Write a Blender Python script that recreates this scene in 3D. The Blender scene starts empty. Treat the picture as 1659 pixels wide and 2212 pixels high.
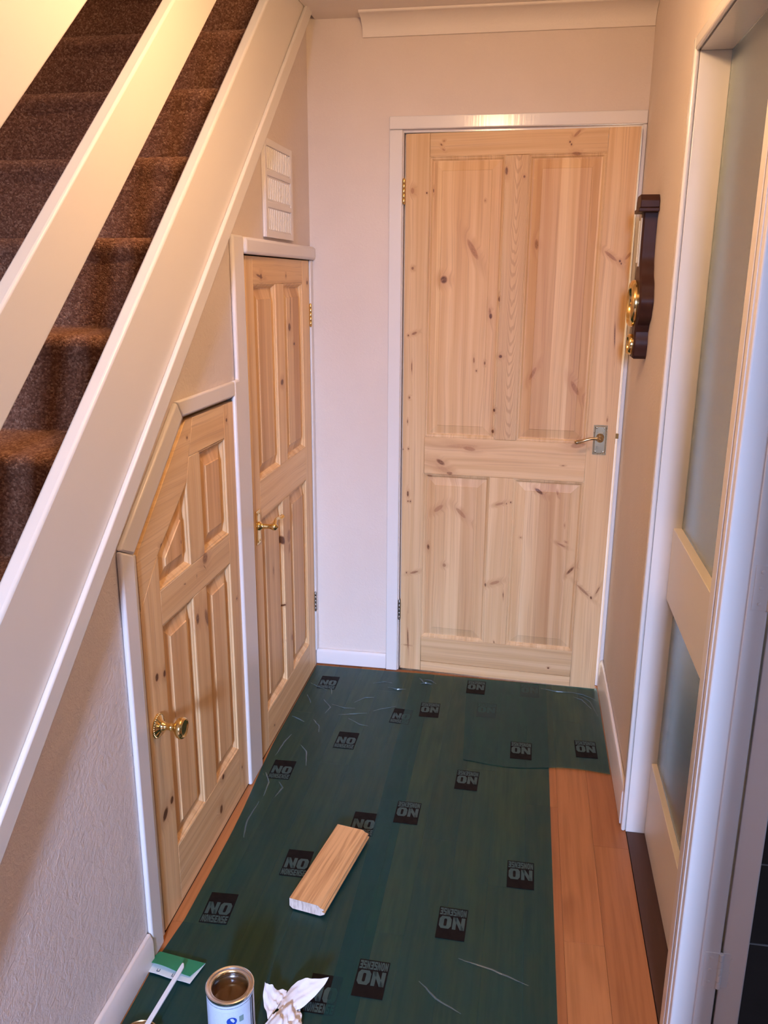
import bpy, bmesh, math, random
from mathutils import Vector, Matrix
PI = math.pi
random.seed(7)
SC = bpy.context.scene
COL = SC.collection

# ------------------------------------------------------------------ camera
cam_d = bpy.data.cameras.new('camera')
cam = bpy.data.objects.new('camera', cam_d)
COL.objects.link(cam)
yaw, pitch, roll = 0.1683, -0.2713, 0.0058
fwd = Vector((-math.sin(yaw)*math.cos(pitch), math.cos(yaw)*math.cos(pitch), math.sin(pitch)))
rgt = Vector((math.cos(yaw), math.sin(yaw), 0))
up = rgt.cross(fwd)
r2 = rgt*math.cos(roll) + up*math.sin(roll)
u2 = -rgt*math.sin(roll) + up*math.cos(roll)
cam.matrix_world = Matrix(((r2.x, u2.x, -fwd.x, 0.7908), (r2.y, u2.y, -fwd.y, -3.0411), (r2.z, u2.z, -fwd.z, 1.512), (0, 0, 0, 1)))
cam_d.sensor_fit = 'VERTICAL'
cam_d.sensor_height = 36.0
cam_d.lens = 36.0*1806.7/2212.0
cam_d.clip_start = 0.02
SC.camera = cam

# ------------------------------------------------------------------ light and exposure
SC.view_settings.view_transform = 'Standard'
SC.view_settings.look = 'None'
SC.view_settings.gamma = 1
SC.view_settings.use_curve_mapping = False
SC.view_settings.exposure = 0.08
wd = bpy.data.worlds.new('world')
SC.world = wd
wd.use_nodes = True
wd.node_tree.nodes['Background'].inputs[0].default_value = (0.55, 0.68, 1.0, 1)
wd.node_tree.nodes['Background'].inputs[1].default_value = 0.35

def light(name, kind, loc, energy, color, rot=(0, 0, 0), size=0.1, size_y=None):
    d = bpy.data.lights.new(name, kind)
    d.energy = energy
    d.color = color
    if kind == 'AREA':
        d.shape = 'RECTANGLE'
        d.size = size
        d.size_y = size_y or size
    else:
        d.shadow_soft_size = size
    o = bpy.data.objects.new(name, d)
    o.location = loc
    o.rotation_euler = rot
    COL.objects.link(o)
    return o
WARM = (1.0, 0.61, 0.31)
COOL = (0.46, 0.60, 1.0)
light('hall_lamp', 'POINT', (0.57, -1.50, 2.22), 23, WARM, size=0.07)
light('landing_lamp', 'POINT', (-0.38, -1.9, 4.3), 26, (1.0, 0.76, 0.56), size=0.10)
def aim(o, target):
    o.rotation_euler = (Vector(target)-o.location).to_track_quat('-Z', 'Y').to_euler()
    return o
fd = light('front_door_daylight', 'AREA', (0.88, -6.30, 2.0), 28, COOL, rot=(PI/2-math.radians(20), 0, math.radians(6)), size=0.3, size_y=0.7)
fd.data.spread = math.radians(46)
kd = aim(light('kitchen_window_daylight', 'AREA', (2.35, -4.12, 1.95), 3, COOL, size=0.7, size_y=0.6), (0.18, 0, 0.15))
kd.data.spread = math.radians(58)
light('back_room_daylight', 'AREA', (0.9, 1.75, 1.2), 60, (0.9, 0.95, 1.0), rot=(-PI/2, 0, 0), size=1.2, size_y=1.6)
light('kitchen_daylight', 'AREA', (3.5, -2.0, 1.5), 7, COOL, rot=(PI/2, 0, PI/2), size=1.2, size_y=1.0)

# ------------------------------------------------------------------ mesh helpers
class MB:
    def __init__(s):
        s.v = []; s.f = []; s.m = []
    def add(s, vs, fs, mi=0):
        b = len(s.v)
        s.v += [tuple(p) for p in vs]
        for f in fs:
            s.f.append([i+b for i in f]); s.m.append(mi)
        return s
    def box(s, a, b, mi=0):
        x0, y0, z0 = a; x1, y1, z1 = b
        return s.add([(x0,y0,z0),(x1,y0,z0),(x1,y1,z0),(x0,y1,z0),(x0,y0,z1),(x1,y0,z1),(x1,y1,z1),(x0,y1,z1)],
                     [(0,3,2,1),(4,5,6,7),(0,1,5,4),(1,2,6,5),(2,3,7,6),(3,0,4,7)], mi)
    def prism(s, poly, fn, t0, t1, mi=0):
        """poly 2D (a,b) counter-clockwise as seen from t1 side; fn(a,b,t) gives a point"""
        n = len(poly)
        vs = [fn(a, b, t0) for a, b in poly] + [fn(a, b, t1) for a, b in poly]
        fs = [list(range(n-1, -1, -1)), list(range(n, 2*n))] + [(i, (i+1) % n, n+(i+1) % n, n+i) for i in range(n)]
        return s.add(vs, fs, mi)
    def loops(s, ls, cap0=False, cap1=False, closed=True, mi=0):
        n = len(ls[0])
        vs = [p for l in ls for p in l]
        fs = []
        for k in range(len(ls)-1):
            for i in range(n if closed else n-1):
                j = (i+1) % n
                fs.append((k*n+i, k*n+j, (k+1)*n+j, (k+1)*n+i))
        if cap0: fs.append(list(range(n-1, -1, -1)))
        if cap1: fs.append([(len(ls)-1)*n+i for i in range(n)])
        return s.add(vs, fs, mi)
    def lathe(s, prof, org, axis, n=24, mi=0, caps=True):
        """prof: (r, h) along axis from org"""
        ax = Vector(axis).normalized()
        t = Vector((0, 0, 1)) if abs(ax.z) < .9 else Vector((1, 0, 0))
        e1 = ax.cross(t).normalized(); e2 = ax.cross(e1)
        ls = []
        for r, h in prof:
            r = max(r, 1e-5)
            ls.append([Vector(org)+ax*h+(e1*math.cos(2*PI*i/n)+e2*math.sin(2*PI*i/n))*r for i in range(n)])
        return s.loops(ls, caps, caps, True, mi)
    def tube(s, pts, rad, n=10, mi=0):
        pts = [Vector(p) for p in pts]
        rr = rad if isinstance(rad, (list, tuple)) else [rad]*len(pts)
        ls = []
        for i, p in enumerate(pts):
            d = (pts[min(i+1, len(pts)-1)]-pts[max(i-1, 0)]).normalized()
            t = Vector((0, 0, 1)) if abs(d.z) < .9 else Vector((1, 0, 0))
            e1 = d.cross(t).normalized(); e2 = d.cross(e1)
            ls.append([p+(e1*math.cos(2*PI*k/n)+e2*math.sin(2*PI*k/n))*rr[i] for k in range(n)])
        return s.loops(ls, True, True, True, mi)

def obj(name, mb, mats, parent=None, bevel=0, seg=2, smooth=False, ang=40, recalc=True):
    me = bpy.data.meshes.new(name)
    me.from_pydata(mb.v, [], mb.f)
    mats = mats if isinstance(mats, (list, tuple)) else [mats]
    for m in mats: me.materials.append(m)
    for p, mi in zip(me.polygons, mb.m): p.material_index = mi
    if recalc:
        bm = bmesh.new(); bm.from_mesh(me)
        bmesh.ops.recalc_face_normals(bm, faces=bm.faces)
        bm.to_mesh(me); bm.free()
    o = bpy.data.objects.new(name, me)
    COL.objects.link(o)
    if parent: o.parent = parent
    if bevel:
        b = o.modifiers.new('bevel', 'BEVEL')
        b.width = bevel; b.segments = seg; b.limit_method = 'ANGLE'; b.angle_limit = math.radians(35)
        b.harden_normals = False
        smooth = True
    if smooth:
        for p in me.polygons: p.use_smooth = True
        try: me.set_sharp_from_angle(angle=math.radians(ang))
        except Exception: pass
    return o

def tag(o, label=None, cat=None, group=None, kind=None):
    if label: o['label'] = label
    if cat: o['category'] = cat
    if group: o['group'] = group
    if kind: o['kind'] = kind
    return o
def thing(name, label, cat, loc=(0, 0, 0), rz=0, group=None, kind=None):
    o = bpy.data.objects.new(name, None)
    o.empty_display_size = .1
    COL.objects.link(o)
    o.location = loc; o.rotation_euler = (0, 0, rz)
    return tag(o, label, cat, group, kind)
def struct(name, mb, mat, label, cat, **k):
    return tag(obj(name, mb, mat, **k), label, cat, kind='structure')
YZ = lambda a, b, t: (t, a, b)      # polygon in (y,z), extruded along x
XZ = lambda a, b, t: (a, t, b)
XY = lambda a, b, t: (a, b, t)

# ------------------------------------------------------------------ materials
class NT:
    def __init__(s, name):
        s.mat = bpy.data.materials.new(name); s.mat.use_nodes = True
        s.t = s.mat.node_tree
        s.b = s.t.nodes['Principled BSDF']
        s.out = s.t.nodes['Material Output']
    def n(s, kind, ins=None, **p):
        nd = s.t.nodes.new(kind)
        for k, v in p.items(): setattr(nd, k, v)
        for k, v in (ins or {}).items():
            s.put(nd.inputs[k], v)
        return nd
    def put(s, sock, v):
        if isinstance(v, bpy.types.NodeSocket): s.t.links.new(v, sock)
        elif isinstance(v, bpy.types.Node): s.t.links.new(v.outputs[0], sock)
        else: sock.default_value = v
    def math(s, op, a, b=0.0, c=0.0, clamp=False):
        nd = s.n('ShaderNodeMath', {0: a, 1: b, 2: c}, operation=op); nd.use_clamp = clamp
        return nd.outputs[0]
    def mix(s, f, a, b, blend='MIX'):
        nd = s.n('ShaderNodeMix', data_type='RGBA', blend_type=blend)
        s.put(nd.inputs[0], f); s.put(nd.inputs[6], a); s.put(nd.inputs[7], b)
        return nd.outputs[2]
    def coords(s, sx=1, sy=1, sz=1, loc=(0, 0, 0), rot=(0, 0, 0)):
        tc = s.n('ShaderNodeTexCoord')
        return s.n('ShaderNodeMapping', {0: tc.outputs['Object'], 'Location': loc, 'Rotation': rot, 'Scale': (sx, sy, sz)}).outputs[0]
    def noise(s, vec, scale=5, detail=3, rough=.55, dist=0):
        return s.n('ShaderNodeTexNoise', {'Vector': vec, 'Scale': scale, 'Detail': detail, 'Roughness': rough, 'Distortion': dist}).outputs[0]
    def ramp(s, f, stops):
        nd = s.n('ShaderNodeValToRGB', {0: f})
        cr = nd.color_ramp
        while len(cr.elements) < len(stops): cr.elements.new(.5)
        for e, (p, c) in zip(cr.elements, stops):
            e.position = p; e.color = (*c, 1) if len(c) == 3 else c
        return nd.outputs[0]
    def sstep(s, x, a, b, lo=1.0, hi=0.0):
        return s.n('ShaderNodeMapRange', {0: x, 1: a, 2: b, 3: lo, 4: hi}, interpolation_type='SMOOTHSTEP').outputs[0]
    def bump(s, h, strength=.3, dist=.01):
        s.put(s.b.inputs['Normal'], s.n('ShaderNodeBump', {'Height': h, 'Strength': strength, 'Distance': dist}).outputs[0])
    def set(s, color=None, rough=None, metal=None, **k):
        if color is not None: s.put(s.b.inputs['Base Color'], (*color, 1) if isinstance(color, tuple) and len(color) == 3 else color)
        if rough is not None: s.put(s.b.inputs['Roughness'], rough)
        if metal is not None: s.put(s.b.inputs['Metallic'], metal)
        for kk, v in k.items(): s.put(s.b.inputs[kk.replace('_', ' ')], v)
        return s

def m_wall(name, col, bump=.35, sc=55):
    t = NT(name)
    c = t.coords()
    n1 = t.noise(c, 2.5, 3)
    t.set(t.mix(t.sstep(n1, .3, .75, 0, 1), (*col, 1), (col[0]*.95, col[1]*.94, col[2]*.93, 1)), .82, Specular_IOR_Level=.3)
    t.bump(t.math('ADD', t.noise(c, sc, 4, .6, 1.2), t.math('MULTIPLY', t.noise(c, 260, 2), .4)), bump, .004)
    return t.mat
def m_paint(name, col, rough=.22, bump=.12, stretch=(60, 60, 6), spec=.5):
    t = NT(name)
    n = t.noise(t.coords(*stretch), 1, 3, .5)
    t.set(col, rough, Specular_IOR_Level=spec)
    t.bump(n, bump, .002)
    return t.mat
def m_plain(name, col, rough=.5, metal=0.0, noise=.08, sc=40, bump=0.0, **k):
    t = NT(name)
    n = t.noise(t.coords(), sc, 3)
    d = 1-noise
    t.set(t.mix(n, (*col, 1), (col[0]*d, col[1]*d, col[2]*d, 1)), t.sstep(n, .2, .8, rough*.85, rough*1.15), metal, **k)
    if bump: t.bump(n, bump, .003)
    return t.mat

WALL = m_wall('wall_emulsion', (.81, .71, .63))
WALL_LOW = m_wall('wall_textured_paper', (.78, .69, .64), .55, 45)
CEIL = m_wall('ceiling_emulsion', (.90, .83, .76), .15, 80)
GLOSS = m_paint('white_gloss_paint', (.84, .80, .76), .16, .10, (110, 110, 4))
SATIN = m_paint('white_satin_paint', (.80, .745, .67), .34, .05)
SATIN2 = m_paint('cream_satin_rail_paint', (.80, .735, .63), .42, .04)
GLOSSY_DULL = m_paint('white_eggshell_paint', (.82, .77, .74), .3, .03, (90, 90, 5))
BRASS = m_plain('polished_brass', (.86, .62, .26), .16, 1.0, .05)
BRASS_PALE = m_plain('aged_brass', (.50, .40, .25), .30, 1.0, .15)
STEEL = m_plain('hinge_steel', (.42, .40, .36), .35, 1.0, .2)
DARK_METAL = m_plain('screw_slot', (.03, .025, .02), .5)

def m_pine(name, horiz, knots, seed, stave=0.0, light=1.0, figure=0.0):
    """pine grain along Z (or X) of the door's own frame; knots = (u, v, long, short, angle, dark)"""
    t = NT(name)
    tc = t.n('ShaderNodeTexCoord')
    sp = t.n('ShaderNodeSeparateXYZ', {0: tc.outputs['Object']})
    X, Y, Z = sp.outputs
    ac, al = (Z, X) if horiz else (X, Z)
    mask = None; halo = None
    for (u, v, l, s, a, dk) in knots:
        mp = t.n('ShaderNodeMapping', {0: tc.outputs['Object'], 'Location': (u, 0, v), 'Rotation': (0, -a, 0), 'Scale': (l, 1000, s)}, vector_type='TEXTURE')
        d = t.n('ShaderNodeVectorMath', {0: mp.outputs[0]}, operation='LENGTH').outputs['Value']
        k = t.math('MULTIPLY', t.sstep(d, .55, 1.15), dk)
        h = t.sstep(d, .8, 3.2)
        mask = k if mask is None else t.math('MAXIMUM', mask, k)
        halo = h if halo is None else t.math('MAXIMUM', halo, h)
    low = t.n('ShaderNodeCombineXYZ', {0: t.math('MULTIPLY', ac, 7), 1: seed*3.7, 2: t.math('MULTIPLY', al, 1.6)}).outputs[0]
    wob = t.math('MULTIPLY', t.math('SUBTRACT', t.noise(low, 1, 2), .5), .035)
    a2 = t.math('ADD', ac, wob)
    if halo is not None: a2 = t.math('ADD', a2, t.math('MULTIPLY', halo, .012))
    fine = t.noise(t.n('ShaderNodeCombineXYZ', {0: t.math('MULTIPLY', a2, 210), 1: seed, 2: t.math('MULTIPLY', al, 2.2)}).outputs[0], 1, 3, .6)
    broad = t.noise(t.n('ShaderNodeCombineXYZ', {0: t.math('MULTIPLY', a2, 42), 1: seed+9, 2: t.math('MULTIPLY', al, .9)}).outputs[0], 1, 2, .5)
    L = light
    base = t.ramp(broad, [(.28, (.66*L, .40*L, .185*L)), (.5, (.75*L, .495*L, .25*L)), (.72, (.82*L, .575*L, .315*L))])
    c = t.mix(t.sstep(fine, .5, .72, 0, .55), base, (.55*L, .32*L, .17*L, 1))
    if figure:
        # cathedral figure: parabolas up the board
        q = t.math('ADD', t.math('MULTIPLY', t.math('POWER', t.math('ABSOLUTE', t.math('SUBTRACT', t.math('ADD', ac, wob), figure)), 2.0), 260), t.math('MULTIPLY', al, -1.0))
        w = t.math('SINE', t.math('MULTIPLY', t.math('ADD', q, t.math('MULTIPLY', t.noise(low, 4, 3), .10)), 150))
        c = t.mix(t.sstep(w, .1, .95, 0, .55), c, (.50*L, .28*L, .14*L, 1))
    if stave:
        st = t.math('FLOOR', t.math('DIVIDE', t.math('ADD', ac, seed*.013), stave))
        wn = t.n('ShaderNodeTexWhiteNoise', {'W': t.math('ADD', st, seed)}, noise_dimensions='1D')
        c = t.mix(.9, c, t.mix(wn.outputs[0], (.80, .68, .60, 1), (1.06, 1.07, 1.08, 1)), 'MULTIPLY')
    if mask is not None:
        c = t.mix(t.math('MULTIPLY', halo, .35), c, (.50, .25, .12, 1))
        rough = t.math('ADD', mask, t.math('MULTIPLY', t.math('SUBTRACT', t.noise(t.coords(), 190, 3), .5), t.math('MULTIPLY', mask, .8)))
        c = t.mix(t.sstep(rough, .04, .45, 0, .62), c, (.40, .17, .07, 1))
        c = t.mix(t.sstep(rough, .45, 1.0, 0, .93), c, (.12, .040, .015, 1))
    t.set(c, .48, Specular_IOR_Level=.35)
    t.bump(fine, .06, .002)
    return t.mat
KN_BACK = [(0.025,1.798,0.011,0.007,-1.556,0.5), (0.075,1.79,0.004,0.003,-1.551,1), (0.029,1.542,0.006,0.005,-1.556,0.7), (0.122,1.942,0.005,0.003,-0.71,0.8), (0.131,1.953,0.004,0.003,0.289,0.5), (0.13,1.926,0.006,0.003,-0.612,0.5), (0.568,1.964,0.016,0.005,0.773,0.6), (0.546,1.939,0.004,0.003,-1.507,0.9), (0.551,1.931,0.004,0.003,-1.507,0.9), (0.57,1.903,0.016,0.006,-0.097,0.6), (0.344,1.855,0.015,0.006,-1.526,0.8), (0.404,1.836,0.005,0.004,-1.521,0.8), (0.097,1.798,0.008,0.002,-1.549,0.9), (0.276,1.763,0.004,0.003,-1.533,0.5), (0.239,1.605,0.042,0.01,-1.048,0.6), (0.141,1.504,0.015,0.014,-1.546,0.85), (0.455,1.621,0.019,0.007,-1.517,0.7), (0.701,1.583,0.029,0.006,-0.67,0.6), (0.732,1.567,0.005,0.004,-1.493,0.9), (0.737,1.559,0.004,0.003,-1.492,0.9), (0.757,1.583,0.016,0.005,0.932,0.55), (0.337,1.44,0.011,0.003,-1.529,0.8), (0.017,1.31,0.004,0.004,-1.557,0.8), (0.039,1.318,0.012,0.005,0.407,0.7), (0.031,1.198,0.02,0.002,-1.556,0.8), (0.024,1.087,0.005,0.004,-1.557,0.7), (0.018,0.999,0.008,0.002,-1.558,0.8), (0.002,0.893,0.004,0.004,-1.559,0.7), (0.023,0.896,0.004,0.003,-1.557,0.8), (0.309,1.382,0.011,0.006,-1.531,1), (0.307,1.39,0.023,0.005,-1.418,0.6), (0.256,1.228,0.012,0.003,-1.536,0.7), (0.295,1.219,0.007,0.003,-1.533,0.8), (0.266,1.191,0.004,0.003,-1.536,0.8), (0.35,1.244,0.007,0.007,-1.528,0.9), (0.335,1.052,0.007,0.005,-1.53,1), (0.333,0.975,0.008,0.006,-1.531,0.9), (0.465,1.187,0.027,0.007,-2.014,0.6), (0.613,1.141,0.031,0.009,-1.039,0.6), (0.734,1.325,0.05,0.002,-1.519,0.9), (0.731,1.034,0.008,0.002,-1.56,0.7), (0.335,1.44,0.007,0.002,-1.665,0.8), (0.25,0.908,0.026,0.009,-0.166,0.5), (0.225,0.916,0.074,0.009,0.032,0.25), (0.145,0.852,0.02,0.009,-0.546,0.8), (0.179,0.811,0.012,0.006,-0.263,0.7), (0.154,0.827,0.047,0.012,-0.58,0.2), (0.638,0.941,0.029,0.012,0.238,0.5), (0.59,0.863,0.006,0.002,0.056,0.7), (0.023,0.723,0.013,0.004,-1.557,0.9), (0.024,0.694,0.004,0.003,-1.557,0.8), (0.033,0.694,0.004,0.003,-1.557,0.8), (0.052,0.411,0.019,0.005,0.329,0.7), (0.022,0.407,0.004,0.003,-1.558,0.8), (0.031,0.131,0.051,0.003,-1.536,0.8), (0.03,0.102,0.011,0.002,-0.022,0.7), (0.181,0.812,0.011,0.006,-0.054,0.7), (0.105,0.797,0.011,0.005,-0.163,0.6), (0.141,0.673,0.025,0.009,0.677,0.45), (0.226,0.661,0.029,0.008,-0.795,0.5), (0.104,0.516,0.012,0.006,-1.468,0.8), (0.169,0.449,0.008,0.007,-1.546,0.6), (0.369,0.706,0.018,0.005,0.326,0.5), (0.395,0.709,0.004,0.002,-1.526,0.8), (0.41,0.715,0.004,0.003,-1.525,0.9), (0.364,0.396,0.022,0.007,0.389,0.5), (0.329,0.384,0.008,0.004,-1.533,0.9), (0.398,0.349,0.012,0.002,-1.527,0.8), (0.371,0.152,0.005,0.002,-1.275,0.8), (0.51,0.762,0.021,0.007,-0.581,0.9), (0.576,0.76,0.009,0.003,-1.245,0.5), (0.452,0.581,0.004,0.004,-1.522,0.5), (0.602,0.564,0.019,0.004,-0.416,0.6), (0.618,0.577,0.005,0.003,-0.416,0.5), (0.64,0.466,0.022,0.006,0.875,0.8), (0.609,0.64,0.006,0.002,-1.509,0.5), (0.691,0.395,0.034,0.005,-0.724,0.6), (0.722,0.369,0.007,0.004,-1.32,0.9), (0.744,0.4,0.019,0.003,1.19,0.7), (0.583,0.067,0.005,0.004,0.118,1)]
KN_TALL = [(0.128,1.511,0.035,0.004,-0.15,0.8), (0.143,1.51,0.009,0.011,-1.681,0.8), (0.404,1.513,0.006,0.006,-1.454,0.8), (0.669,1.491,0.008,0.01,-1.468,0.9), (0.442,1.349,0.015,0.017,-1.66,0.9), (0.458,1.409,0.049,0.005,-1.633,0.7), (0.494,1.291,0.006,0.011,-1.656,0.9), (0.33,1.18,0.011,0.018,-1.557,0.9), (0.295,0.652,0.023,0.013,-0.888,1), (0.363,0.647,0.026,0.024,-1.332,0.6), (0.363,0.603,0.021,0.008,-1.74,0.6), (0.184,0.582,0.016,0.006,-1.581,0.6), (0.293,0.417,0.004,0.012,-1.664,1), (0.275,0.285,0.004,0.01,-1.665,1), (0.371,0.263,0.015,0.011,-1.232,0.6), (0.133,0.045,0.004,0.008,-2.068,0.8)]
KN_CUT = [(0.565,1.14,0.006,0.007,-1.7,0.9), (0.297,1.141,0.004,0.004,-1.717,0.9), (0.122,0.928,0.007,0.009,-1.726,0.8), (0.236,0.902,0.006,0.006,-1.649,0.8), (0.367,0.817,0.016,0.019,-1.553,0.7), (0.361,0.796,0.011,0.002,-0.792,0.7), (0.639,0.856,0.01,0.011,-1.505,0.7), (0.234,0.796,0.006,0.002,2.94,0.7), (0.308,0.791,0.004,0.002,-1.713,0.7), (0.298,0.679,0.016,0.011,-1.507,0.8), (0.358,0.658,0.031,0.012,-1.203,0.7), (0.584,0.624,0.004,0.005,-1.694,0.8), (0.052,0.64,0.011,0.009,-1.554,1), (0.091,0.63,0.01,0.008,-1.644,0.9), (-0.006,0.487,0.011,0.005,-1.633,0.8), (0.083,0.303,0.011,0.01,-1.722,1), (0.044,0.291,0.019,0.013,-2.412,1), (0.412,0.155,0.009,0.01,-1.701,0.9), (0.386,0.068,0.015,0.012,-1.508,0.9), (0.565,0.09,0.005,0.004,-1.692,0.9)]

# ------------------------------------------------------------------ room shell
CZ = 2.345
W = 1.13
# floor slab under the planks, boards laid towards the back door
fl = thing('floor', 'orange brown laminate plank floor of the hallway', 'floor', kind='structure')
WOODS = []
for i, (r, g, b) in enumerate([(.44, .17, .058), (.40, .15, .05), (.47, .19, .066), (.37, .135, .046)]):
    t = NT('laminate_%d' % i)
    c = t.coords(1, 1, 1, (i*.37, i*1.3, 0))
    st = t.noise(t.n('ShaderNodeMapping', {0: c, 'Scale': (70, 2.4, 1)}).outputs[0], 1, 4, .6)
    bl = t.noise(t.n('ShaderNodeMapping', {0: c, 'Scale': (9, 3, 1)}).outputs[0], 1, 2)
    cc = t.mix(t.sstep(st, .35, .75, 0, .6), (r, g, b, 1), (r*.62, g*.56, b*.5, 1))
    cc = t.mix(t.sstep(bl, .58, .8, 0, .55), cc, (r*.5, g*.42, b*.4, 1))
    t.set(cc, .42, Specular_IOR_Level=.35)
    WOODS.append(t.mat)
SUB = m_plain('floor_substrate', (.05, .025, .015), .9)
obj('subfloor', MB().box((-.9, -6.4, -.05), (1.215, 0.12, -.009)), SUB, fl)
pw = 1.13/12
for i in range(12):
    y = -4.6 + (i*.37) % .9
    ys = [-4.6] + [v for v in [y+k*1.05 for k in range(6)] if -4.55 < v < -.08] + [-.001]
    for k in range(len(ys)-1):
        x0 = .001+i*pw
        obj('plank', MB().box((x0, ys[k]+.0002, -.009), (x0+pw-.0003, ys[k+1]-.0002, 0)), WOODS[(i*3+k*2+(i//4)) % 4], fl, bevel=.0004, seg=1)
t = NT('dark_stained_board')
st = t.noise(t.coords(60, 3, 1), 1, 4)
t.set(t.mix(st, (.045, .018, .012, 1), (.085, .035, .022, 1)), .55)
struct('trim_1', MB().box((1.1325, -1.556, -.008), (1.215, -.902, .0015)), t.mat, 'dark brown bare threshold strip on the floor under the glazed screen', 'threshold')

# left spandrel wall under the stairs: line S(y) = 2.43 + .845 y
S = lambda y: 2.43+.845*y
lw = MB()
for P in ([(-2.87, 0), (-1.497, 0), (-1.497, S(-1.497))],
          [(-1.497, .957), (-1.201, 1.199), (-1.201, S(-1.201)), (-1.497, S(-1.497))],
          [(-1.201, 1.199), (-.855, 1.199), (-.855, S(-.855)), (-1.201, S(-1.201))],
          [(-.855, 0), (-.735, 0), (-.735, S(-.735)), (-.855, S(-.855))],
          [(-.735, 1.580), (-.034, 1.580), (-.034, CZ), (-.101, CZ), (-.735, S(-.735))],
          [(-.034, 0), (0, 0), (0, CZ), (-.034, CZ)]):
    lw.prism(P, YZ, -.04, 0)
struct('wall_left', lw, WALL_LOW, 'pinkish cream textured wall under the stair string', 'wall')
# back wall with the door opening
bw = MB()
bw.box((-.04, 0, 0), (.336, .1, 2.9)); bw.box((-.80, .1, 0), (-.04, .15, 2.35)); bw.box((1.113, 0, 0), (1.25, .1, 2.9)); bw.box((.336, 0, 1.996), (1.113, .1, 2.9))
struct('wall_back', bw, WALL, 'cream end wall around the large pine door', 'wall')
# right wall: solid part, part over the openings, part beside the camera
rw = MB()
rw.box((1.13, -.892, 0), (1.215, 0, CZ)); rw.box((1.13, -2.45, 2.015), (1.215, -.892, CZ)); rw.box((1.13, -6.4, 0), (1.215, -2.45, CZ))
struct('wall_right', rw, WALL, 'cream wall on the right with the barometer', 'wall')
struct('ceiling', MB().box((.0315, -6.4, CZ), (1.215, 0, CZ+.22)), CEIL, 'cream hallway ceiling', 'ceiling')
# behind the camera
fw = MB()
fw.box((-.9, -6.5, 0), (1.25, -6.4, 4.7))
struct('wall_front', fw, WALL, 'entrance wall of the hall', 'wall')
struct('wall_stairs', MB().box((-.95, -6.4, 0), (-.80, 1.4, 4.7)), WALL, 'cream wall beside the staircase', 'wall')
lm = MB(); lm.box((-.9, 1.4, 2.5), (1.25, 1.5, 4.7)); lm.box((1.13, -6.4, 2.565), (1.25, 1.4, 4.7))
struct('wall_landing', lm, WALL, 'cream landing wall at the top of the stairs', 'wall')
struct('ceiling_landing', MB().box((-.9, -6.5, 4.7), (1.25, 1.5, 4.8)), CEIL, 'landing ceiling', 'ceiling')
struct('floor_landing', MB().box((-.80, .1, 2.35), (1.13, 1.4, 2.56)), WALL, 'landing floor', 'floor')
# room behind the ajar door
br = MB(); br.box((-.1, .1, -.05), (1.9, 1.9, -.01)); br.box((-.15, .1, 0), (-.1, 1.9, 2.3)); br.box((1.85, .1, 0), (1.9, 1.9, 2.3)); br.box((-.1, 1.85, 0), (1.9, 1.9, 2.3)); br.box((-.1, .1, 2.3), (1.9, 1.9, 2.345))
struct('wall_back_room', br, CEIL, 'pale bright room behind the pine door', 'wall')

# coving on the back wall, its end cut square
cv = MB(); prof = [(0, CZ-.062)]
for k in range(9):
    a = k/8*PI/2
    prof.append((-.085+.077*math.cos(a)-.0*k, CZ-.006-.048*(1-math.sin(a))))
prof = [(-.0005, CZ-.062), (-.010, CZ-.062)]+[(-.012-.070*(1-math.cos(a*PI/20)), CZ-.056+.048*math.sin(a*PI/20)) for a in range(11)]+[(-.085, CZ-.006), (-.085, CZ-.0005), (-.0005, CZ-.0005)]
cv.prism(prof, lambda a, b, t: (t, a, b), .195, 1.129)
struct('trim_2', cv, CEIL, 'plaster coving between the ceiling and the end wall', 'coving', smooth=True, ang=30)

# skirtings
def skirt(name, pts, mat, label):
    mb = MB()
    mb.prism(pts[0], pts[1], pts[2], pts[3])
    return struct(name, mb, mat, label, 'skirting board', bevel=.004, seg=3)
skirt('baseboard_left', ([(.0005, .002), (.017, .002), (.017, .060), (.010, .078), (.0005, .078)], lambda a, b, t: (a, t, b), -2.9, -1.578), GLOSSY_DULL, 'white skirting board left of the cut cupboard door')
skirt('baseboard_back', ([(-.0005, .004), (-.014, .004), (-.014, .055), (-.009, .068), (-.0005, .068)], lambda a, b, t: (t, a, b), .001, .287), GLOSSY_DULL, 'short white skirting board left of the big pine door')
skirt('baseboard_right', ([(1.1295, .002), (1.115, .002), (1.115, .102), (1.120, .119), (1.1295, .119)], lambda a, b, t: (a, t, b), -.872, -.019), GLOSSY_DULL, 'white skirting board under the barometer wall')

# ------------------------------------------------------------------ frames of the doors
def frame(name, label, parts, mat, parent=None):
    r = thing(name, label, 'door frame', kind='structure')
    for nm, mb, bv in parts:
        obj(nm, mb, mat, r, bevel=bv, seg=3)
    return r
# big back door: flat architrave with eased edges and a lining
frame('trim_3', 'white gloss frame around the large pine door', [
    ('architrave', MB().box((.287, -.016, .002), (.333, -.0005, 1.9985)), .004),
    ('architrave', MB().box((1.1145, -.016, .002), (1.1295, -.0005, 1.9985)), .004),
    ('architrave', MB().box((.287, -.016, 1.9995), (1.1295, -.0005, 2.041)), .004),
    ('lining', MB().box((.3300, .0005, .0), (.3355, .099, 1.996)), .001),
    ('lining', MB().box((1.1070, .0005, .0), (1.1135, .099, 1.996)), .001),
    ('door_stop', MB().box((.3356, .0375, .0), (.348, .060, 1.990)), .001),
    ('door_stop', MB().box((.3485, .0375, 1.976), (1.1065, .060, 1.990)), .001),
    ('lining', MB().box((.3355, .0005, 1.9905), (1.107, .099, 1.9965)), .001)], GLOSS)
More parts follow.
